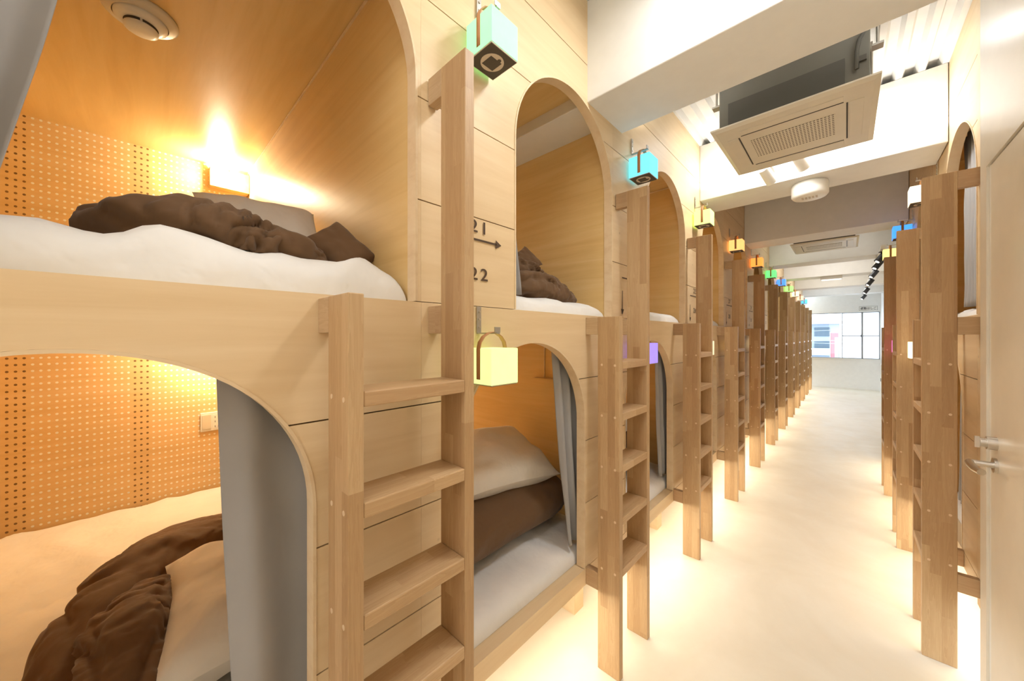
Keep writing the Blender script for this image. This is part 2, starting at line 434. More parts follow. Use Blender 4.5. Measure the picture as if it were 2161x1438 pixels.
def add_lantern(x, y, z, rz, mat, label, group):
    o = lan0 if not used[0] else copy_tree(lan0)
    b = br0 if not used[0] else copy_tree(br0)
    used[0] = True
    place(o, (x, y, z), rz); place(b, (x + (-.0435 if rz == 0 else .0435), y, z), rz)
    glow_copy(o, mat)
    tag(o, label, 'lantern', group)
    tag(b, 'metal hook bracket holding the ' + label, 'bracket', 'lantern brackets')
    return o
LS = 1.55
for k, (n, c) in enumerate(UPC):
    add_lantern(XL + .045, k * P + .513, 1.577, 0, glow('%s_lantern_paper' % n.replace(' ', '_').replace('-', '_'), c, LS * .8 if k else .8),
                '%s cube lantern %s' % (n, 'hanging by the nearest tall ladder top' if k == 0 else 'in the upper left row, %s' % ORD[k]), 'upper lanterns on the left')
for k, (n, c) in enumerate(LOC[:5]):
    add_lantern(XL + .045, k * P + .513, .9, 0, glow('%s_lower_lantern_paper' % n, c, .85), '%s cube lantern %s' % (n, 'before the lower arch behind the nearest ladder' if k == 0 else 'in the lower left row, %s' % ORD[k]), 'lower lanterns on the left')
for y, z, n, c, l in ((YR[1] - .513, 1.577, 'white', (1, .86, .66), 'white cube lantern high behind the nearest right ladder'), (YR[2] - .513, 1.577, 'right_blue', (.03, .25, 1), 'blue cube lantern high behind the middle right ladder'),
                      (YR[2] + .255, 1.577, 'right_yellow', (1, .72, .2), 'yellow cube lantern high at the end of the right row'),
                      (YR[1] - .513, .9, 'right_cream', (1, .8, .5), 'cream cube lantern low behind the nearest right ladder'), (YR[2] - .513, .9, 'magenta', (1, .12, .5), 'magenta cube lantern low behind the middle right ladder')):
    add_lantern(XR - .045, y, z, PI, glow(n + '_lantern_paper', c, 1.35), l, 'lanterns on the right')

# ------------------------------------------------------------------ soft furnishings
def nz(p, s, seed=0): return noise.noise(Vector(p) * s + Vector((seed * 7.1, seed * 3.3, seed * 1.7)))
def mattress(name, x0, x1, y0, y1, z0, top, seed, amp=.006, res=46):
    """thin futon under a loose sheet: rounded box, wavy front"""
    mb = MB(); nx, ny = res, res
    def pt(u, v):
        ux, vy = 2 * u - 1, 2 * v - 1
        ex = 1 - abs(ux) ** 16; ey = 1 - abs(vy) ** 14
        z = z0 + (top - z0) * max(0, ex * ey) ** .32
        x = x0 + (x1 - x0) * u; y = y0 + (y1 - y0) * v
        w = amp * (nz((x * 2.2, y * 5, 0), 2.2, seed) + .5 * nz((x * 4, y * 9, .5), 2.6, seed + 1))
        edge = min(1, ex * ey * 3)
        return (x + .005 * nz((x, y * 6, z * 4), 3, seed + 3) * (u < .97), y, z + w * 1.2 * edge + abs(ridge(x, y, seed)) * edge)
    def ridge(x, y, s):
        a = x * 3.1 + y * 7.3 + 2.1 * nz((x, y, s), 2.3, s)
        return amp * .9 * max(0, math.sin(a * 3.0)) ** 6
    us = [.5 - .5 * math.cos(PI * i / nx) for i in range(nx + 1)]; vs_ = [.5 - .5 * math.cos(PI * i / ny) for i in range(ny + 1)]
    rows = [[pt(u, v) for v in vs_] for u in us]; mb.grid(rows)
    mb.add([(x0, y0, z0), (x1, y0, z0), (x1, y1, z0), (x0, y1, z0)], [(0, 1, 2, 3)])
    return mb.build(name, M['sheet'])
def pillow(name, cx, cy, cz, lx, ly, th, rot, mat, seed=0, res=26):
    """stuffed pillow with four drawn-out corners"""
    mb = MB(); r_ = [math.radians(a) for a in rot]; R = Matrix.Rotation(r_[2], 3, 'Z') @ Matrix.Rotation(r_[1], 3, 'Y') @ Matrix.Rotation(r_[0], 3, 'Z')   # turn in its plane, tilt, face
    def surf(sg):
        rows = []
        for i in range(res + 1):
            r = []
            for j in range(res + 1):
                u = -1 + 2 * i / res; v = -1 + 2 * j / res
                pin = .11
                X = u * (1 - pin * (1 - v * v) ** 1 * abs(u) ** 3); Y = v * (1 - pin * (1 - u * u) * abs(v) ** 3)
                t = ((1 - u ** 4) * (1 - v ** 4))
                t = max(0, t) ** .55
                w = 1 + .22 * nz((u * 1.6, v * 1.6, sg), 1.5, seed) + .10 * math.sin((math.atan2(v, u) * 9) + seed) * (u * u + v * v) * .6
                p = Vector((X * lx / 2, Y * ly / 2, sg * th / 2 * t * w))
                p = R @ p + Vector((cx, cy, cz)); r.append(tuple(p))
            rows.append(r)
        return rows
    mb.grid(surf(1)); mb.grid(surf(-1))
    o = mb.build(name, mat); return o
def sweep_lump(mb, path, radii, seed, fold=.22, nseg=60, nr=36, floor=None, sharp=6.0):
    """a heap of cloth swept along a path: ellipse section (rw, rh), creased across and along"""
    pts = [Vector(p) for p in path]; n = len(pts) - 1
    def cr(L_, t):
        i = min(int(t * n), n - 1); f = t * n - i
        g = lambda k: L_[max(0, min(n, k))]
        a, b, c, d = g(i - 1), g(i), g(i + 1), g(i + 2)
        return b * 1.0 + (c - a) * (.5 * f) + (a * 2 - b * 5 + c * 4 - d) * (.5 * f * f) + (b * 3 - a - c * 3 + d) * (.5 * f ** 3)
    RW = [Vector((r[0], r[1], 0)) for r in radii]
    rows = []
    for i in range(nseg + 1):
        t = i / nseg; p = cr(pts, t); d = (cr(pts, min(1, t + .01)) - cr(pts, max(0, t - .01))); d.z = 0; d.normalize()
        side = Vector((d.y, -d.x, 0)); r = cr(RW, t)
        cap = min(1, math.sin(PI * min(1, max(0, t))) * 4 + .0) ** .5 if 0 < t < 1 else 0
        row = []
        for k in range(nr):
            a = 2 * PI * k / nr; ca, sa = math.cos(a), math.sin(a)
            wp = 1.3 * nz((t * 2.5, ca, sa), .9, seed + 9)
            g1 = abs(nz((t * sharp * .95 + wp, ca * .75, sa * .75), 1.0, seed))
            g2 = abs(nz((t * sharp * 2.2 + 2 * wp, ca * 1.1, sa * 1.6), 1.1, seed + 4))
            g3 = abs(nz((t * 3 - wp, a * .9, wp), 1.9, seed + 6)) if abs(sa) > -2 else 0
            s = 1 + fold * (2.1 * min(g1, .34) + 1.0 * min(g2, .3) + .35 * g3 - .62)
            cx_ = math.copysign(abs(ca) ** .8, ca); sx_ = math.copysign(abs(sa) ** .8, sa)
            v = p + side * (cx_ * r.x * s * cap) + Vector((0, 0, sx_ * r.y * s * cap))
            if floor is not None and v.z < floor: v.z = floor
            row.append(tuple(v))
        rows.append(row)
    mb.grid(rows, closed_u=True)
def curtain(name, X, ytop, ybot, z0, z1, folds, amp, seed, side, mat=None, bow=0, rz=0):
    """ytop, ybot: (near edge, far edge) at top and bottom; hangs from a rail behind the front panel"""
    mb = MB(); nu, nv = 90, 30; rows = []
    for i in range(nv + 1):
        t = i / nv; z = z1 + (z0 - z1) * t; tt = t ** 1.3
        a = ytop[0] + (ybot[0] - ytop[0]) * tt; b = ytop[1] + (ybot[1] - ytop[1]) * tt
        a += bow * math.sin(PI * t) * (side < 0); b += bow * math.sin(PI * t) * (side > 0)
        row = []
        for j in range(nu + 1):
            u = j / nu
            ph = u * folds * 2 * PI + 1.2 * nz((u * 3, t * 1.5, 0), 1, seed)
            row.append((X + amp * math.sin(ph) * (.5 + .5 * t) + .006 * nz((u * 4, t * 4, 2), 1, seed), a + (b - a) * u, z))
        rows.append(row)
    mb.grid(rows)
    return mb.build(name, mat or M['grey'], solid=.002, fix=False)

# left row, upper and lower mattresses (only where an opening shows them)
ZU, ZLW = 1.066, .2805
for k in range(0, 5):
    y0, y1 = k * P + YA + .012, k * P + .356
    o = mattress('mattress', -2.07, -.617, y0, y1, ZU, 1.118 if k else 1.143, 3 + k, 0.012 if k == 0 else .004, 70 if k == 0 else 34)
    tag(o, ['upper-bunk mattress in white sheet, nearest, top left of the photo', 'upper-bunk mattress in white sheet beside the 21 sign', 'upper-bunk mattress in white sheet beside the cyan lantern', 'upper-bunk mattress in white sheet beside the yellow-green lantern', 'upper-bunk mattress in white sheet, fifth along the left row'][k], 'mattress', 'mattresses in the upper bunks')
    o = mattress('mattress', -2.07, -.622, y0, y1, ZLW, .338, 13 + k, .006, 60 if k < 2 else 30)
    tag(o, ['lower-bunk mattress in cream-lit sheet at bottom left', 'lower-bunk mattress in white sheet below the lime lantern', 'lower-bunk mattress in white sheet below the purple lantern', 'lower-bunk mattress in white sheet, fourth along the left row', 'lower-bunk mattress in white sheet, fifth along the left row'][k], 'mattress', 'mattresses in the lower bunks')

# nearest upper bunk
mb = MB()
sweep_lump(mb, [(-.86, -.06, 1.150), (-.84, .00, 1.158), (-.82, .08, 1.158), (-.81, .15, 1.152), (-.80, .21, 1.147), (-.80, .262, 1.140)], [(.05, .03), (.11, .05), (.13, .060), (.13, .054), (.11, .042), (.06, .022)], 3, .26, 110, 60, 1.134)
sweep_lump(mb, [(-.77, .05, 1.145), (-.745, .10, 1.150), (-.735, .17, 1.148), (-.735, .25, 1.140)], [(.03, .02), (.06, .028), (.06, .026), (.03, .014)], 17, .3, 80, 40, 1.132, 8)
d = mb.build('duvet', M['brown'])
tag(d, 'brown duvet bunched into a long roll on the nearest upper bunk', 'duvet')
o = pillow('pillow', -.785, .296, 1.182, .12, .105, .055, (42, 64, -10), M['brown'], 5)
tag(o, 'brown pillow with a corner pointing up, against the upper bunk side wall', 'pillow')
o = pillow('pillow', -1.01, .215, 1.225, .28, .255, .10, (3, 54, -3), M['pillow'], 2)
tag(o, 'white pillow propped behind the brown duvet in the nearest upper bunk', 'pillow')
# nearest lower bunk
mb = MB()
sweep_lump(mb, [(-1.41, .235, .39), (-1.38, .185, .40), (-1.31, .060, .41), (-1.22, -.005, .41), (-1.12, -.045, .405), (-1.0, -.065, .395), (-.88, -.07, .38), (-.76, -.06, .36)], [(.04, .035), (.07, .055), (.08, .07), (.08, .07), (.075, .065), (.07, .06), (.06, .05), (.03, .03)], 9, .2, 150, 64, .336)
sweep_lump(mb, [(-1.21, .085, .37), (-1.13, .035, .40), (-1.03, .0, .42), (-.92, -.01, .42), (-.80, -.01, .40), (-.70, -.01, .37)], [(.03, .03), (.05, .055), (.065, .07), (.065, .07), (.055, .055), (.03, .03)], 12, .3, 120, 56, .336, 7)
d = mb.build('duvet', M['brown']); tag(d, 'brown duvet curled in a thick roll on the lower bunk at bottom left', 'duvet')
o = pillow('pillow', -.955, .172, .445, .40, .30, .13, (0, 3, -6), M['pillow'], 7)
tag(o, 'white pillow beside the grey curtain in the lower bunk at bottom left', 'pillow')
def folded_duvet(k, seed, Y0, Y1, X0, X1, z0, z1):
    mb = MB()
    sweep_lump(mb, [((X0 + X1) / 2, Y0, (z0 + z1) / 2), ((X0 + X1) / 2, Y0 + (Y1 - Y0) * .1, (z0 + z1) / 2), ((X0 + X1) / 2, (Y0 + Y1) / 2, (z0 + z1) / 2), ((X0 + X1) / 2, Y0 + (Y1 - Y0) * .9, (z0 + z1) / 2), ((X0 + X1) / 2, Y1, (z0 + z1) / 2)],
               [((X1 - X0) / 2 * .75, (z1 - z0) / 2 * .8)] + [((X1 - X0) / 2, (z1 - z0) / 2)] * 3 + [((X1 - X0) / 2 * .75, (z1 - z0) / 2 * .8)], seed, .07, 70, 48, z0, 2.0)
    return mb.build('duvet', M['brown'])
# second lower bunk: pillow lying on a folded duvet
o = folded_duvet(1, 21, .50, 1.085, -1.12, -.72, .338, .505); tag(o, 'brown duvet folded under a white pillow below the lime lantern', 'duvet')
o = pillow('pillow', -.90, .84, .572, .29, .42, .13, (-6, 20, -4), M['pillow'], 4)
tag(o, 'white pillow on the folded brown duvet below the lime lantern', 'pillow')
o = folded_duvet(2, 25, .50 + P, 1.08 + P, -1.12, -.74, .338, .52); tag(o, 'brown duvet folded in the lower bunk below the purple lantern', 'duvet')
o = pillow('pillow', -.90, .84 + P, .583, .28, .42, .12, (4, 14, 0), M['pillow'], 8)
tag(o, 'white pillow on the duvet below the purple lantern', 'pillow')
# second upper bunk: two folds of duvet and a standing corner
mb = MB()
sweep_lump(mb, [(-.86, .68, 1.14), (-.83, .78, 1.15), (-.80, .90, 1.155), (-.76, 1.0, 1.145), (-.72, 1.078, 1.12)], [(.06, .03), (.12, .05), (.13, .055), (.11, .045), (.05, .02)], 31, .24, 100, 56, 1.103)
sweep_lump(mb, [(-.90, .72, 1.21), (-.87, .82, 1.222), (-.84, .94, 1.218), (-.81, 1.03, 1.195)], [(.05, .03), (.10, .042), (.10, .036), (.04, .018)], 34, .28, 80, 44, 1.15)
o = mb.build('duvet', M['brown']); tag(o, 'brown duvet folded in two layers in the upper bunk beside the 21 sign', 'duvet')
o = pillow('pillow', -.83, .955, 1.272, .095, .08, .035, (38, 66, -25), M['brown'], 6); tag(o, 'small brown cushion with one corner up, on the duvet beside the 21 sign', 'cushion')
o = pillow('pillow', -1.06, .90, 1.22, .26, .28, .1, (0, 45, 0), M['sheet'], 9); tag(o, 'white pillow behind the brown duvet beside the 21 sign', 'pillow')
mb = MB()
sweep_lump(mb, [(-.90, .72 + P, 1.15), (-.88, .8 + P, 1.17), (-.86, .9 + P, 1.16), (-.85, .98 + P, 1.13)], [(.06, .04), (.12, .07), (.12, .06), (.05, .02)], 41, .14, 50, 30, 1.103)
o = mb.build('duvet', M['brown']); tag(o, 'brown duvet in the third upper bunk of the left row', 'duvet')

# curtains
def cur(label, *a, **k):
    o = curtain('curtain', *a, **k); tag(o, label, 'curtain', 'grey bunk curtains'); return o
cur('grey curtain swept aside at the top left corner of the photo', -.640, (-.37, -.03), (-.37, -.108), 1.12, 1.77, 4, .010, 1, 1, bow=.010)
cur('grey curtain gathered left in the upper bunk beside the 21 sign', -.640, (P - .37, P - .106), (P - .37, P - .052), 1.112, 1.77, 6, .011, 2, 1)
cur('smooth grey curtain hanging in the lower bunk at bottom left', -.640, (.074, .35), (.100, .35), .343, 1.03, 2.2, .012, 3, -1)
cur('grey curtain drawn right in the lower bunk below the lime lantern', -.640, (P + .085, P + .35), (P + .165, P + .35), .343, 1.03, 5, .013, 4, -1)
cur('grey curtain drawn right in the lower bunk below the purple lantern', -.640, (2 * P + .10, 2 * P + .35), (2 * P + .15, 2 * P + .35), .343, 1.03, 5, .013, 5, -1)
cur('grey curtain closed over the fourth lower arch of the left row', -.640, (3 * P + .02, 3 * P + .35), (3 * P + .06, 3 * P + .35), .343, 1.03, 7, .013, 6, -1)
mr = mattress('mattress', XR + .03, XR + 1.48, YR[0] - .356, YR[0] + .38, ZU, 1.106, 51, .004, 30); tag(mr, 'upper-bunk mattress behind the nearest ladder on the right', 'mattress', 'mattresses in the upper bunks')
mr = mattress('mattress', XR + .035, XR + 1.48, YR[0] - .356, YR[0] + .38, ZLW, .338, 52, .004, 30); tag(mr, 'lower-bunk mattress behind the nearest ladder on the right', 'mattress', 'mattresses in the lower bunks')
cur('grey curtain in the upper arch behind the nearest right ladder', XR + .055, (YR[0] - .35, YR[0] + .12), (YR[0] - .35, YR[0] + .10), 1.112, 1.77, 9, .012, 7, 1)
cur('grey curtain in the lower arch behind the nearest right ladder', XR + .055, (YR[0] - .12, YR[0] + .20), (YR[0] - .12, YR[0] + .18), .343, 1.03, 7, .012, 8, 1)

# ------------------------------------------------------------------ small fittings in the nearest bunks
sd = empty('smoke_detector', (-1.228, .005, 1.772))
mb = MB()
def lathe(mb, prof, c=(0, 0, 0), n=48, mi=0):
    rows = [[(c[0] + r * math.cos(2 * PI * k / n), c[1] + r * math.sin(2 * PI * k / n), c[2] + z) for k in range(n)] for r, z in prof]
    mb.grid(rows, mi, closed_u=True)
lathe(mb, [(.0, 0), (.066, 0), (.066, -.005), (.060, -.011), (.050, -.013), (.048, -.016)]); mb.build('mounting_ring', M['cream_plastic'], sd)
mb = MB(); lathe(mb, [(.047, -.013), (.046, -.020), (.036, -.027), (.030, -.028)]); mb.build('housing', M['plastic'], sd)
mb = MB(); lathe(mb, [(.030, -.027), (.028, -.034)], mi=1); lathe(mb, [(.030, -.034), (.030, -.038), (.022, -.043), (0, -.044)]); mb.box(-.031, .031, -.002, .002, -.036, -.027); mb.build('sensor_cap', [M['plastic'], M['dark_slot']], sd)
tag(sd, 'round white smoke detector on the ceiling of the nearest upper bunk', 'smoke detector')

M['lamp'] = glow('lit_reading_lamp', (1, .93, .80), 14)
def reading_light(k, lower=False, rz=0):
    z = .945 if lower else 1.668
    e = empty('reading_light', (XL + XB, k * P + .2176, z))
    mb = MB().box(0, .045, 0, .004, 0, .085).box(0, .045, .136, .140, 0, .085).box(0, .045, .004, .136, 0, .004).box(.041, .045, .075, .136, .004, .085)
    mb.build('wooden_box', M['ply_in'], e)
    MB().box(.002, .038, .008, .072, .006, .070).build('bulb_panel', M['lamp'], e)
    return e
e = reading_light(0); tag(e, 'glowing reading light boxed in plywood in the nearest upper bunk corner', 'light')
e = reading_light(1); tag(e, 'reading light at the back of the upper bunk beside the 21 sign', 'light')
po = empty('power_outlet', (XL + XB, .189, .575))
MB().box(0, .006, 0, .076, 0, .083).build('cover_plate', M['plastic'], po, bevel=.002)
mb = MB().box(.006, .0075, .006, .036, .010, .073)
mb.build('light_switch', M['cream_plastic'], po)
mb = MB().box(.006, .0068, .042, .070, .010, .073)
for a in (.018, .040, .060):
    for b in (.050, .061): mb.box(.0068, .0072, b - .001, b + .001, a - .004, a + .004, 1)
mb.build('sockets', [M['plastic'], M['dark_slot']], po)
tag(po, 'white power outlet with switch on the pegboard of the nearest lower bunk', 'outlet')

# ------------------------------------------------------------------ the room
YE = 9.25; YBK = -2.2; XRF = .46
WT = .1
struct(MB().box(-2.3, 1.9, YBK, YE, -.03, 0).build('floor', M['floor']))
# corrugated deck
mb = MB(); z0, dz, pit = 2.052, .03, .062; prof = []
x = -.66
while x < .56:
    prof += [(x, z0), (x + pit * .3, z0), (x + pit * .45, z0 + dz), (x + pit * .85, z0 + dz)]; x += pit
prof.append((x, z0))
mb.grid([[(a, YBK, b) for a, b in prof], [(a, YE, b) for a, b in prof]], sm=False)
mb.box(-.66, x, YBK, YE, z0 + dz + .004, z0 + dz + .03)
struct(mb.build('ceiling', M['white'], fix=False))
for i, (a, w) in enumerate(((.967, .235), (2.134, .25), (3.31, .24), (4.55, .24), (5.74, .24), (7.08, .24), (8.42, .24), (-.25, .24))):
    mb = MB().box(-.5885 if i else -2.06, XR - .0005 if a < 3.9 else XRF, a, a + w, 1.733 if i != 1 else 1.747, 2.0515)
    struct(mb.build('trim_%d' % (i + 1), M['white'], bevel=.004))
# end wall with the window opening
WX0, WX1, WZ0, WZ1 = -.52, .445, .578, 1.45
mb = MB().box(-2.3, WX0, YE, YE + WT, 0, 2.08).box(WX1, 1.2, YE, YE + WT, 0, 2.08).box(WX0, WX1, YE, YE + WT, 0, WZ0).box(WX0, WX1, YE, YE + WT, WZ1, 2.08)
struct(mb.build('wall_back', M['white']))
struct(MB().box(-2.3, 1.9, YBK - .1, YBK, 0, 2.08).build('wall_front', M['white']))
struct(MB().box(-.5885, -.50, 8.80, YE, 0, 2.05).build('trim_9', M['white'])) if False else None
# right wall: nearest part with the door, filler beside the pods, far part
DY0, DY1, DZ = .95, 1.50, 1.4385
XN = .265
mb = MB().box(XN, XN + .08, YBK, DY0 - .02, 0, 2.08).box(XN, XN + .08, DY1 + .018, 1.575, 0, 2.08).box(XN, XN + .08, DY0 - .02, DY1 + .018, DZ + .004, 2.08)
struct(mb.build('wall_right', M['door']))
struct(MB().box(XR, XR + .03, 1.575, 1.7245, .2, 2.05).build('wall_right_panel', M['ply']))
struct(MB().box(XRF, XRF + .1, 4.046, YE, 0, 2.08).build('wall_right_far', M['white']))
struct(MB().box(XR + .001, XRF + .1, 4.0465, 4.09, 0, 2.05).build('wall_right_return', M['white']))
dr = empty('door_1', (XN + .004, DY1, 0)); struct(dr)
MB().box(0, .03, -(DY1 - DY0), 0, .006, DZ).build('door_leaf', M['door'], dr, bevel=.002)
MB().box(.001, .06, .0015, .0175, 0, DZ + .003).box(.031, .06, -(DY1 - DY0), 0, .006, DZ).build('door_frame', M['dark_slot'] if False else M['plastic'], dr)
h = MB(); yh = -.0485; zh = .681
h.cyl((-.006, yh, zh), (0, yh, zh), .018, 24).cyl((-.040, yh, zh), (-.006, yh, zh), .0075, 16)
h.tube([(-.040, yh + .003, zh), (-.043, yh - .008, zh), (-.044, yh - .03, zh - .001), (-.042, yh - .06, zh - .003), (-.036, yh - .078, zh - .004)], .0078, 14)
h.build('lever_handle', M['steel'], dr)
h = MB(); zt = .735
h.cyl((-.016, yh, zt), (0, yh, zt), .016, 24).cyl((-.026, yh, zt), (-.016, yh, zt), .011, 20).box(-.034, -.026, yh - .003, yh + .003, zt - .014, zt + .014)
h.build('thumb_turn_lock', M['steel'], dr)
# left wall behind the nearest pod
struct(MB().box(XL - .03, XL, YBK, YA - .0215, 0, 2.05).build('wall_left', M['ply']))
# dark skirting at the end wall
struct(MB().box(-.55, XRF, YE - .012, YE, 0, .028).build('baseboard_back', M['plastic']))

# window
wn = empty('window_1', (0, YE, 0)); struct(wn)
f = .012
mb = MB().box(WX0, WX1, .02, .06, WZ0, WZ0 + f).box(WX0, WX1, .02, .06, WZ1 - f, WZ1).box(WX0, WX0 + f, .02, .06, WZ0, WZ1).box(WX1 - f, WX1, .02, .06, WZ0, WZ1)
mb.box(.205, .228, .005, .05, WZ0 + f, WZ1 - f); mb.build('window_frame', M['alu'], wn)
mb = MB().box(-.055, .205, .03, .045, 1.0, 1.014).box(.228, WX1 - f, .03, .045, 1.0, 1.014).box(-.060, -.050, .03, .045, WZ0 + f, WZ1 - f)
mb.build('sash_bar', M['alu'], wn)
MB().box(.196, .206, -.002, .008, .985, 1.03).build('window_catch', M['black'], wn)
MB().box(WX0 - .01, WX1 + .01, -.02, .02, WZ0 - .012, WZ0).build('window_sill', M['plastic'], wn)
gm, nt, b = new_mat('clear_glass'); out = nt.nodes['Material Output']
tr = N(nt, 'ShaderNodeBsdfTransparent'); gl = N(nt, 'ShaderNodeBsdfGlossy'); gl.inputs['Roughness'].default_value = .02; mx = N(nt, 'ShaderNodeMixShader'); mx.inputs[0].default_value = .06
L(nt, tr.outputs[0], mx.inputs[1]); L(nt, gl.outputs[0], mx.inputs[2]); L(nt, mx.outputs[0], out.inputs[0])
fm, nt, b = new_mat('frosted_glass'); out = nt.nodes['Material Output']
tr = N(nt, 'ShaderNodeBsdfTranslucent'); tr.inputs[0].default_value = (.97, .98, 1, 1); df = N(nt, 'ShaderNodeBsdfTransparent'); mx = N(nt, 'ShaderNodeMixShader'); mx.inputs[0].default_value = .25
L(nt, tr.outputs[0], mx.inputs[1]); L(nt, df.outputs[0], mx.inputs[2]); L(nt, mx.outputs[0], out.inputs[0])
MB().box(WX0 + f, -.06, .036, .038, WZ0 + f, WZ1 - f).build('glass_pane', gm, wn)
MB().box(-.05, .205, .036, .038, WZ0 + f, WZ1 - f).build('frosted_pane', fm, wn)
MB().box(.228, WX1 - f, .036, .038, WZ0 + f, WZ1 - f).build('frosted_pane', fm, wn)
# escape-ladder sign over the window
sg = empty('wall_sign', (.295, YE - .001, 1.515))
MB().box(-.125, .125, -.008, 0, -.045, .045).build('sign_board', M['plastic'], sg, bevel=.002)
MB().box(-.118, .118, -.0088, -.008, -.039, -.036).box(-.118, .118, -.0088, -.008, .036, .039).box(-.118, -.115, -.0088, -.008, -.039, .039).box(.115, .118, -.0088, -.008, -.039, .039).build('border_line', M['black'], sg)
v, fc = text_verts('避難はしご', .046, True)
xs = [a for a, b_, c in v]; mid = (min(xs) + max(xs)) / 2; w = max(xs) - min(xs)
MB().add([((a - mid) * .21 / w, -.0095, (b_ - .016) * 1.15) for a, b_, c in v], fc).build('sign_lettering', M['black'], sg, fix=False)
tag(sg, 'white sign with black Japanese lettering above the end window', 'sign')
# white cabinet at the far right wall
cb = empty('wall_cabinet', (XRF - .02, 8.45, 0))
MB().box(-.022, .0195, -.13, .13, .03, .545).build('cabinet_body', M['cream_plastic'], cb, bevel=.003)
MB().box(-.026, -.022, -.12, .12, .05, .53).build('cabinet_door', M['plastic'], cb)
MB().box(-.034, -.026, -.1, -.092, .26, .31).build('cabinet_handle', M['alu'], cb)
MB().box(-.015, .015, -.12, .12, 0, .03).build('plinth', M['plastic'], cb)
tag(cb, 'narrow cream cabinet against the white wall near the end window', 'cabinet')

# ------------------------------------------------------------------ air conditioners
def grille_mat():
    m, nt, b = new_mat('perforated_grille')
    o = coords(nt, jitter=False); s = N(nt, 'ShaderNodeSeparateXYZ'); L(nt, o, s.inputs[0])
    fx = math_n(nt, 'GREATER_THAN', math_n(nt, 'FRACT', math_n(nt, 'DIVIDE', s.outputs['X'], .0135)), .42)
    fy = math_n(nt, 'GREATER_THAN', math_n(nt, 'FRACT', math_n(nt, 'DIVIDE', s.outputs['Y'], .020)), .45)
    L(nt, mixc(nt, math_n(nt, 'MULTIPLY', fx, fy), (.74, .68, .56), (.22, .18, .13)), b.inputs['Base Color'])
    return m
M['grille'] = grille_mat()
def make_ac():
    root = empty('ceiling_air_conditioner', (0, 0, 0)); w = .213; l = .23
    mb = MB()
    vs = [(-w, -l, .006), (w, -l, .006), (w, l, .006), (-w, l, .006), (-w, -l, .011), (w, -l, .011), (w, l, .011), (-w, l, .011), (-w + .014, -l + .014, 0), (w - .014, -l + .014, 0), (w - .014, l - .014, 0), (-w + .014, l - .014, 0)]
    mb.add(vs, [(4, 5, 6, 7), (0, 1, 5, 4), (1, 2, 6, 5), (2, 3, 7, 6), (3, 0, 4, 7), (8, 9, 1, 0), (9, 10, 2, 1), (10, 11, 3, 2), (11, 8, 0, 3), (8, 11, 10, 9)])
    p = mb.build('cover_panel', M['cream_plastic'], root)
    mb = MB(); s = .135
    for a in (-1, 1):
        mb.box(-s, s, a * (s + .008) - .0022, a * (s + .008) + .0022, -.0008, .001); mb.box(a * (s + .008) - .0022, a * (s + .008) + .0022, -s, s, -.0008, .001)
    mb.build('air_slot', M['dark_slot'], p)
    mb = MB()
    for a in (-1, 1):
        mb.box(-s, s, a * (s + .03) - .016, a * (s + .03) + .016, -.0016, .001); mb.box(a * (s + .03) - .016, a * (s + .03) + .016, -s, s, -.0016, .001)
    mb.build('louvre', M['cream_plastic'], p, bevel=.001)
    MB().box(-.115, .115, -.085, .075, -.002, .001).build('intake_grille', M['grille'], p)
    MB().box(-w + .022, w - .022, -l + .028, l - .028, .011, .20).build('casing', M['duct'], root, bevel=.004)
    MB().box(-w + .05, w - .075, -l + .026, -l + .028, .02, .10).build('side_insulation', M['duct_dark'], root)
    for x in (-w + .006, w - .006):
        for y in (-l + .06, l - .06):
            MB().cyl((x, y, .12), (x, y, .335), .0035, 8).box(x - .012, x + .012, y - .014, y + .014, .115, .121).build('hanging_rod', M['zinc'], root)
    mb = MB().tube([(w - .05, -l + .018, .05), (w - .05, -l + .012, .10), (w - .045, -l + .014, .13), (w - .03, -l + .01, .155), (w + .01, -l + .03, .18)], .005, 8)
    mb.box(w - .045, w - .03, -l + .018, -l + .026, .07, .085); mb.build('drain_pipe', M['duct_dark'], root)
    MB().box(-w + .03, w - .03, -l + .032, l - .032, .20, .325).build('upper_duct', M['duct'], root)
    return root
ac = make_ac(); place(ac, (-.141, 1.638, 1.722)); tag(ac, 'large ceiling air conditioner with exposed grey duct, nearest the camera', 'air conditioner', 'ceiling air conditioners')
ac2 = copy_tree(ac); place(ac2, (-.139, 4.07, 1.775)); tag(ac2, 'small-looking far ceiling air conditioner between distant beams', 'air conditioner', 'ceiling air conditioners')
for c in children(ac2):
    if c.name.startswith('upper_duct'): c.scale.z = .75; c.location.z = .055 * U

# detectors and ceiling lights
dt = empty('ceiling_alarm', (-.13, 2.255, 1.747))
mb = MB(); lathe(mb, [(.0, 0), (.068, 0), (.071, -.012), (.071, -.058), (.064, -.068), (.055, -.070), (0, -.070)]); mb.build('alarm_housing', M['plastic'], dt)
mb = MB()
for a in range(5): mb.box(-.03 + a * .013, -.022 + a * .013, -.02, .012, -.0712, -.0695)
mb.build('sound_slot', M['ring'], dt)
tag(dt, 'round white alarm unit under the second ceiling beam', 'alarm')
em = empty('emergency_light', (-.134, 5.86, 1.733))
MB().box(-.10, .10, -.06, .06, -.035, 0).build('light_housing', M['plastic'], em, bevel=.003)
MB().box(-.09, .09, -.05, .05, -.038, -.035).build('diffuser', glow('soft_diffuser', (1, .95, .85), 1.0), em)
tag(em, 'small white rectangular emergency light under a far beam', 'light')
M['bulb'] = glow('lit_bulb', (1, .93, .8), 9)
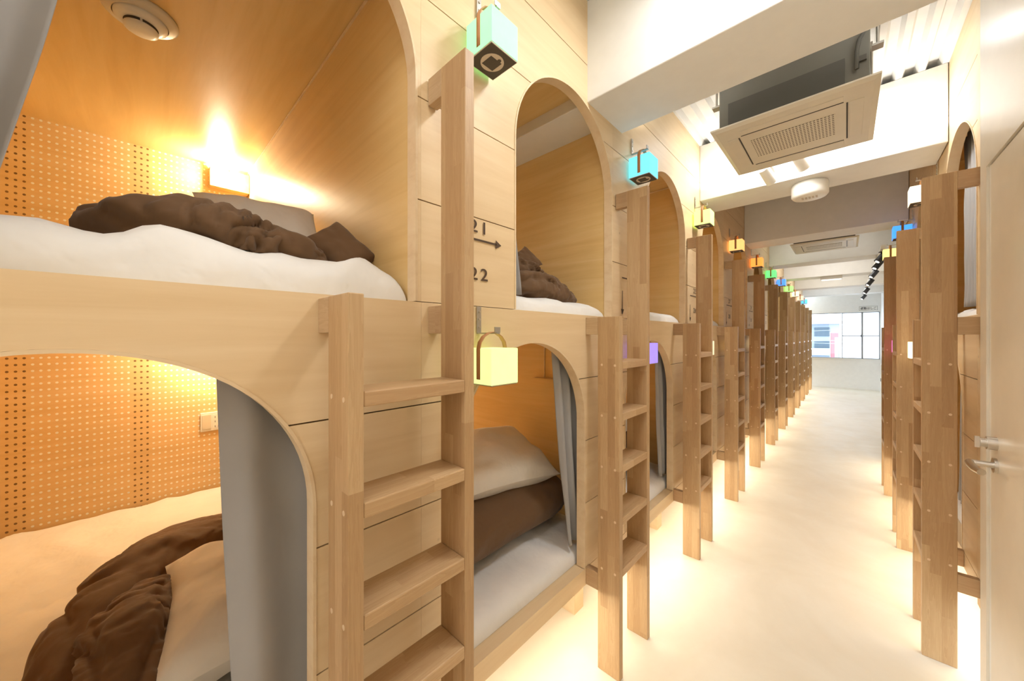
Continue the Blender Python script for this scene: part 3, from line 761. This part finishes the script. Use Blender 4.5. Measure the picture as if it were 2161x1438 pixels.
def make_spot(name, body, aim=(-.5, -.2, -.9)):
    r = empty(name, (0, 0, 0)); d = Vector(aim).normalized()
    c = Vector((0, 0, -.045)); a = c - d * .035; b_ = c + d * .045
    MB().cyl((0, 0, -.006), (0, 0, 0), .018, 16).cyl((0, 0, -.04), (0, 0, -.006), .005, 10).build('mount', body, r)
    MB().cyl(a, b_, .022, 20, r2=.024).build('lamp_head', body, r)
    MB().cyl(b_ - d * .001, b_ + d * .002, .013, 20).build('bulb_face', M['bulb'], r)
    return r
s0 = make_spot('spotlight', M['plastic'], (.25, .55, -.5)); place(s0, (-.268, 2.02, 1.80)); tag(s0, 'white spotlight left of the nearest air conditioner, before the second beam', 'spotlight')
MB().box(-.016, .016, -.02, .1135, 0, .006).cyl((0, -.01, .006), (0, -.01, .262), .005, 10).build('arm', M['plastic'], s0)
s1 = copy_tree(s0); place(s1, (-.150, 2.03, 1.83)); tag(s1, 'white spotlight with bright bulb behind the nearest air conditioner', 'spotlight')
tk = empty('lighting_track', (.215, 6.3, 1.733)); MB().box(-.012, .012, -2.2, 2.4, -.03, -.0005).build('track_rail', M['plastic'], tk); tag(tk, 'long white lighting track along the right side of the far ceiling', 'track')
b0 = make_spot('track_spotlight', M['black'], (-.55, -.2, -.8))
for i, y in enumerate((4.25, 4.65, 5.3, 6.1, 7.2, 8.3)):
    o = b0 if i == 0 else copy_tree(b0); place(o, (.213, y, 1.703))
    for c in children(o):
        if i == 0 and c.name.startswith('lamp_head'):
            pass
    tag(o, 'black spotlight on the far ceiling track, ' + ['nearest of the line', 'second from the near end', 'third from the near end', 'third from the window end', 'second from the window end', 'closest to the window'][i], 'spotlight', 'black track spotlights')

# ------------------------------------------------------------------ outside the window
def ext_mat(name, c): return plain(name, c, .7)
bd = empty('street_building', (-2.0, 24, -3))
MB().box(-3.2, 1.75, 0, 4, 0, 4.62).build('facade', ext_mat('pale_grey_render', (.30, .36, .42)), bd)
MB().box(-3.3, 1.85, -.3, 0, 4.62, 4.75).build('roof_edge', ext_mat('roof_metal', (.40, .42, .5)), bd)
for z in (2.2, 3.3, 4.0):
    for x in (-1.0, -.1, .8):
        w_ = MB().box(x, x + .6, -.04, 0, z, z + .45).build('window', ext_mat('shaded_window', (.08, .12, .15)), bd)  # plain dark blue-grey panes
MB().box(-2.8, 1.7, -.5, 0, 3.05, 3.15).box(-2.8, 1.7, -.5, -.46, 3.15, 3.4).build('balcony', ext_mat('balcony_paint', (.38, .44, .5)), bd)
tag(bd, 'pale grey building seen through the left part of the window', 'building')
bn = empty('street_banner', (-.36, 22, -3))
MB().box(-.16, .10, 0, .05, 2.9, 4.15).build('banner_face', ext_mat('red_banner', (.80, .12, .14)), bn)
MB().box(-.02, .10, -.01, 0, 2.95, 3.95).build('white_stripe', ext_mat('white_banner', (.85, .8, .8)), bn)
MB().cyl((-.18, .02, 0), (-.18, .02, 4.2), .02, 8).build('pole', M['alu'], bn)
tag(bn, 'red and white vertical banner outside the window', 'banner')
wr = MB()
for i, (z, s) in enumerate(((4.35, .2), (4.15, -.3), (3.98, .15))):
    wr.tube([(-4 + t * .6, 18 + s * t * .3, z - .25 * math.sin(PI * t / 10) + s * t * .1 - 3) for t in range(11)], .012, 6)
tag(wr.build('overhead_cable', M['alu']), 'thin overhead cables crossing the street outside', 'cable')
struct(MB().box(-14, 10, YE + .2, 40, -3.1, -3).build('ground_outside', ext_mat('asphalt', (.35, .36, .38))))

# ------------------------------------------------------------------ light
LT = 1.0
def area(name, loc, size, energy, col, rot=(0, 0, 0)):
    l = bpy.data.lights.new(name, 'AREA'); l.shape = 'RECTANGLE'; l.size = size[0] * U; l.size_y = size[1] * U
    l.energy = energy * LT; l.color = col
    o = bpy.data.objects.new(name, l); C.objects.link(o); o.location = [c * U for c in loc]; o.rotation_euler = rot; return o
def point(name, loc, energy, col, r=.05):
    l = bpy.data.lights.new(name, 'POINT'); l.energy = energy * LT; l.color = col; l.shadow_soft_size = r
    o = bpy.data.objects.new(name, l); C.objects.link(o); o.location = [c * U for c in loc]; return o
def spot(name, loc, aim, energy, col, ang=100, r=.04, blend=.6):
    l = bpy.data.lights.new(name, 'SPOT'); l.energy = energy * LT; l.color = col; l.spot_size = math.radians(ang); l.spot_blend = blend; l.shadow_soft_size = r
    o = bpy.data.objects.new(name, l); C.objects.link(o); o.location = [c * U for c in loc]
    o.rotation_euler = (Vector(aim) - Vector(loc)).to_track_quat('-Z', 'Y').to_euler(); return o
WARM = (1, .82, .54); SOFT = (1, .97, .92); NEU = (.98, .99, 1)
# under-bunk LED strips
for k in range(NL): area('under_bunk_strip', (XL - .07, k * P - .012, .222), (.03, .70), 2.9, (1, .89, .70), (0, -.75, 0))
for y in YR: area('under_bunk_strip', (XR + .07, y, .222), (.03, .70), 3.2, (1, .88, .68), (0, .75, 0))
# corridor overhead lights, several of them added fill out of view
area('overhead_light', (-.10, .84, 1.99), (.22, .12), 8, NEU)
area('overhead_light', (-.22, .05, 2.02), (.3, .4), 6, NEU)  # added fill above the frame
area('overhead_light', (-.25, -1.2, 2.02), (.6, 1.0), 16, NEU)  # added fill overhead, behind the camera
area('rear_fill', (-.16, -2.19, 1.0), (.8, 1.5), 8, (1, 1, 1), (PI / 2, 0, 0))  # added fill behind the camera, the wall there has no opening
spot('spot_beam', (-.26, 2.035, 1.75), (-.20, 2.12, 1.66), 9, NEU, 150)
point('spot_beam_light', (-.14, 2.06, 1.78), 5, NEU, .03)
area('beam_fill', (-.14, 1.98, 2.03), (.36, .1), 11, NEU)  # added fill hidden above the air conditioner, brightens the second beam
for x in (-.46, .16): area('deck_fill', (x, 1.235, 1.80), (.16, .05), 1.1, NEU, (PI - .1, 0, 0))  # added upward fill hidden behind the first beam, brightens the deck
for x in (-.47, .20): area('deck_fill', (x, 2.09, 1.80), (.16, .05), .8, NEU, (PI + .1, 0, 0))  # more added deck fill, just before the second beam
for y in (4.1, 5.2, 6.5, 7.8):
    area('overhead_light', (-.15, y, 2.03), (.5, .5), 8, SOFT if y < 7 else (.80, .90, 1))  # added fill at deck level, hidden by the far beams
for y in (4.7, 6.1, 8.3): spot('track_beam', (.17, y - .05, 1.6), (-.5, y - .6, 0), 14, SOFT, 80)
# bunk reading lights
for k in range(0, 5):
    point('bunk_light', (XL + XB + .075, k * P + .25, 1.715), 12 if k == 0 else 11, (1, .86, .58), .03)
    point('bunk_light', (XL + XB + .09, k * P + .25, .985), 13 if k == 0 else 16, (1, .87, .64), .03)
point('bunk_light', (XR - XB - .1, YR[0] - .25, 1.70), 5, WARM, .03); point('bunk_light', (XR - XB - .1, YR[0] - .25, .98), 5, WARM, .03)

w = bpy.data.worlds.new('World'); bpy.context.scene.world = w; w.use_nodes = True
bg = w.node_tree.nodes['Background']; bg.inputs[0].default_value = (.72, .86, 1, 1); bg.inputs[1].default_value = 4.2

# ------------------------------------------------------------------ camera and view
cam = bpy.data.cameras.new('camera'); co = bpy.data.objects.new('camera', cam); C.objects.link(co)
cam.sensor_width = 36; cam.lens = 746 / 2161 * 36; cam.shift_y = -9 / 2161; cam.clip_start = .02; cam.clip_end = 200
co.location = (0, 0, U); co.rotation_euler = (PI / 2, 0, math.radians(43.4))
sc = bpy.context.scene; sc.camera = co
sc.view_settings.view_transform = 'Standard'; sc.view_settings.look = 'None'; sc.view_settings.gamma = 1; sc.view_settings.use_curve_mapping = False
sc.view_settings.exposure = 0.5
sc.cycles.use_denoising = True
sc.cycles.sample_clamp_indirect = 6
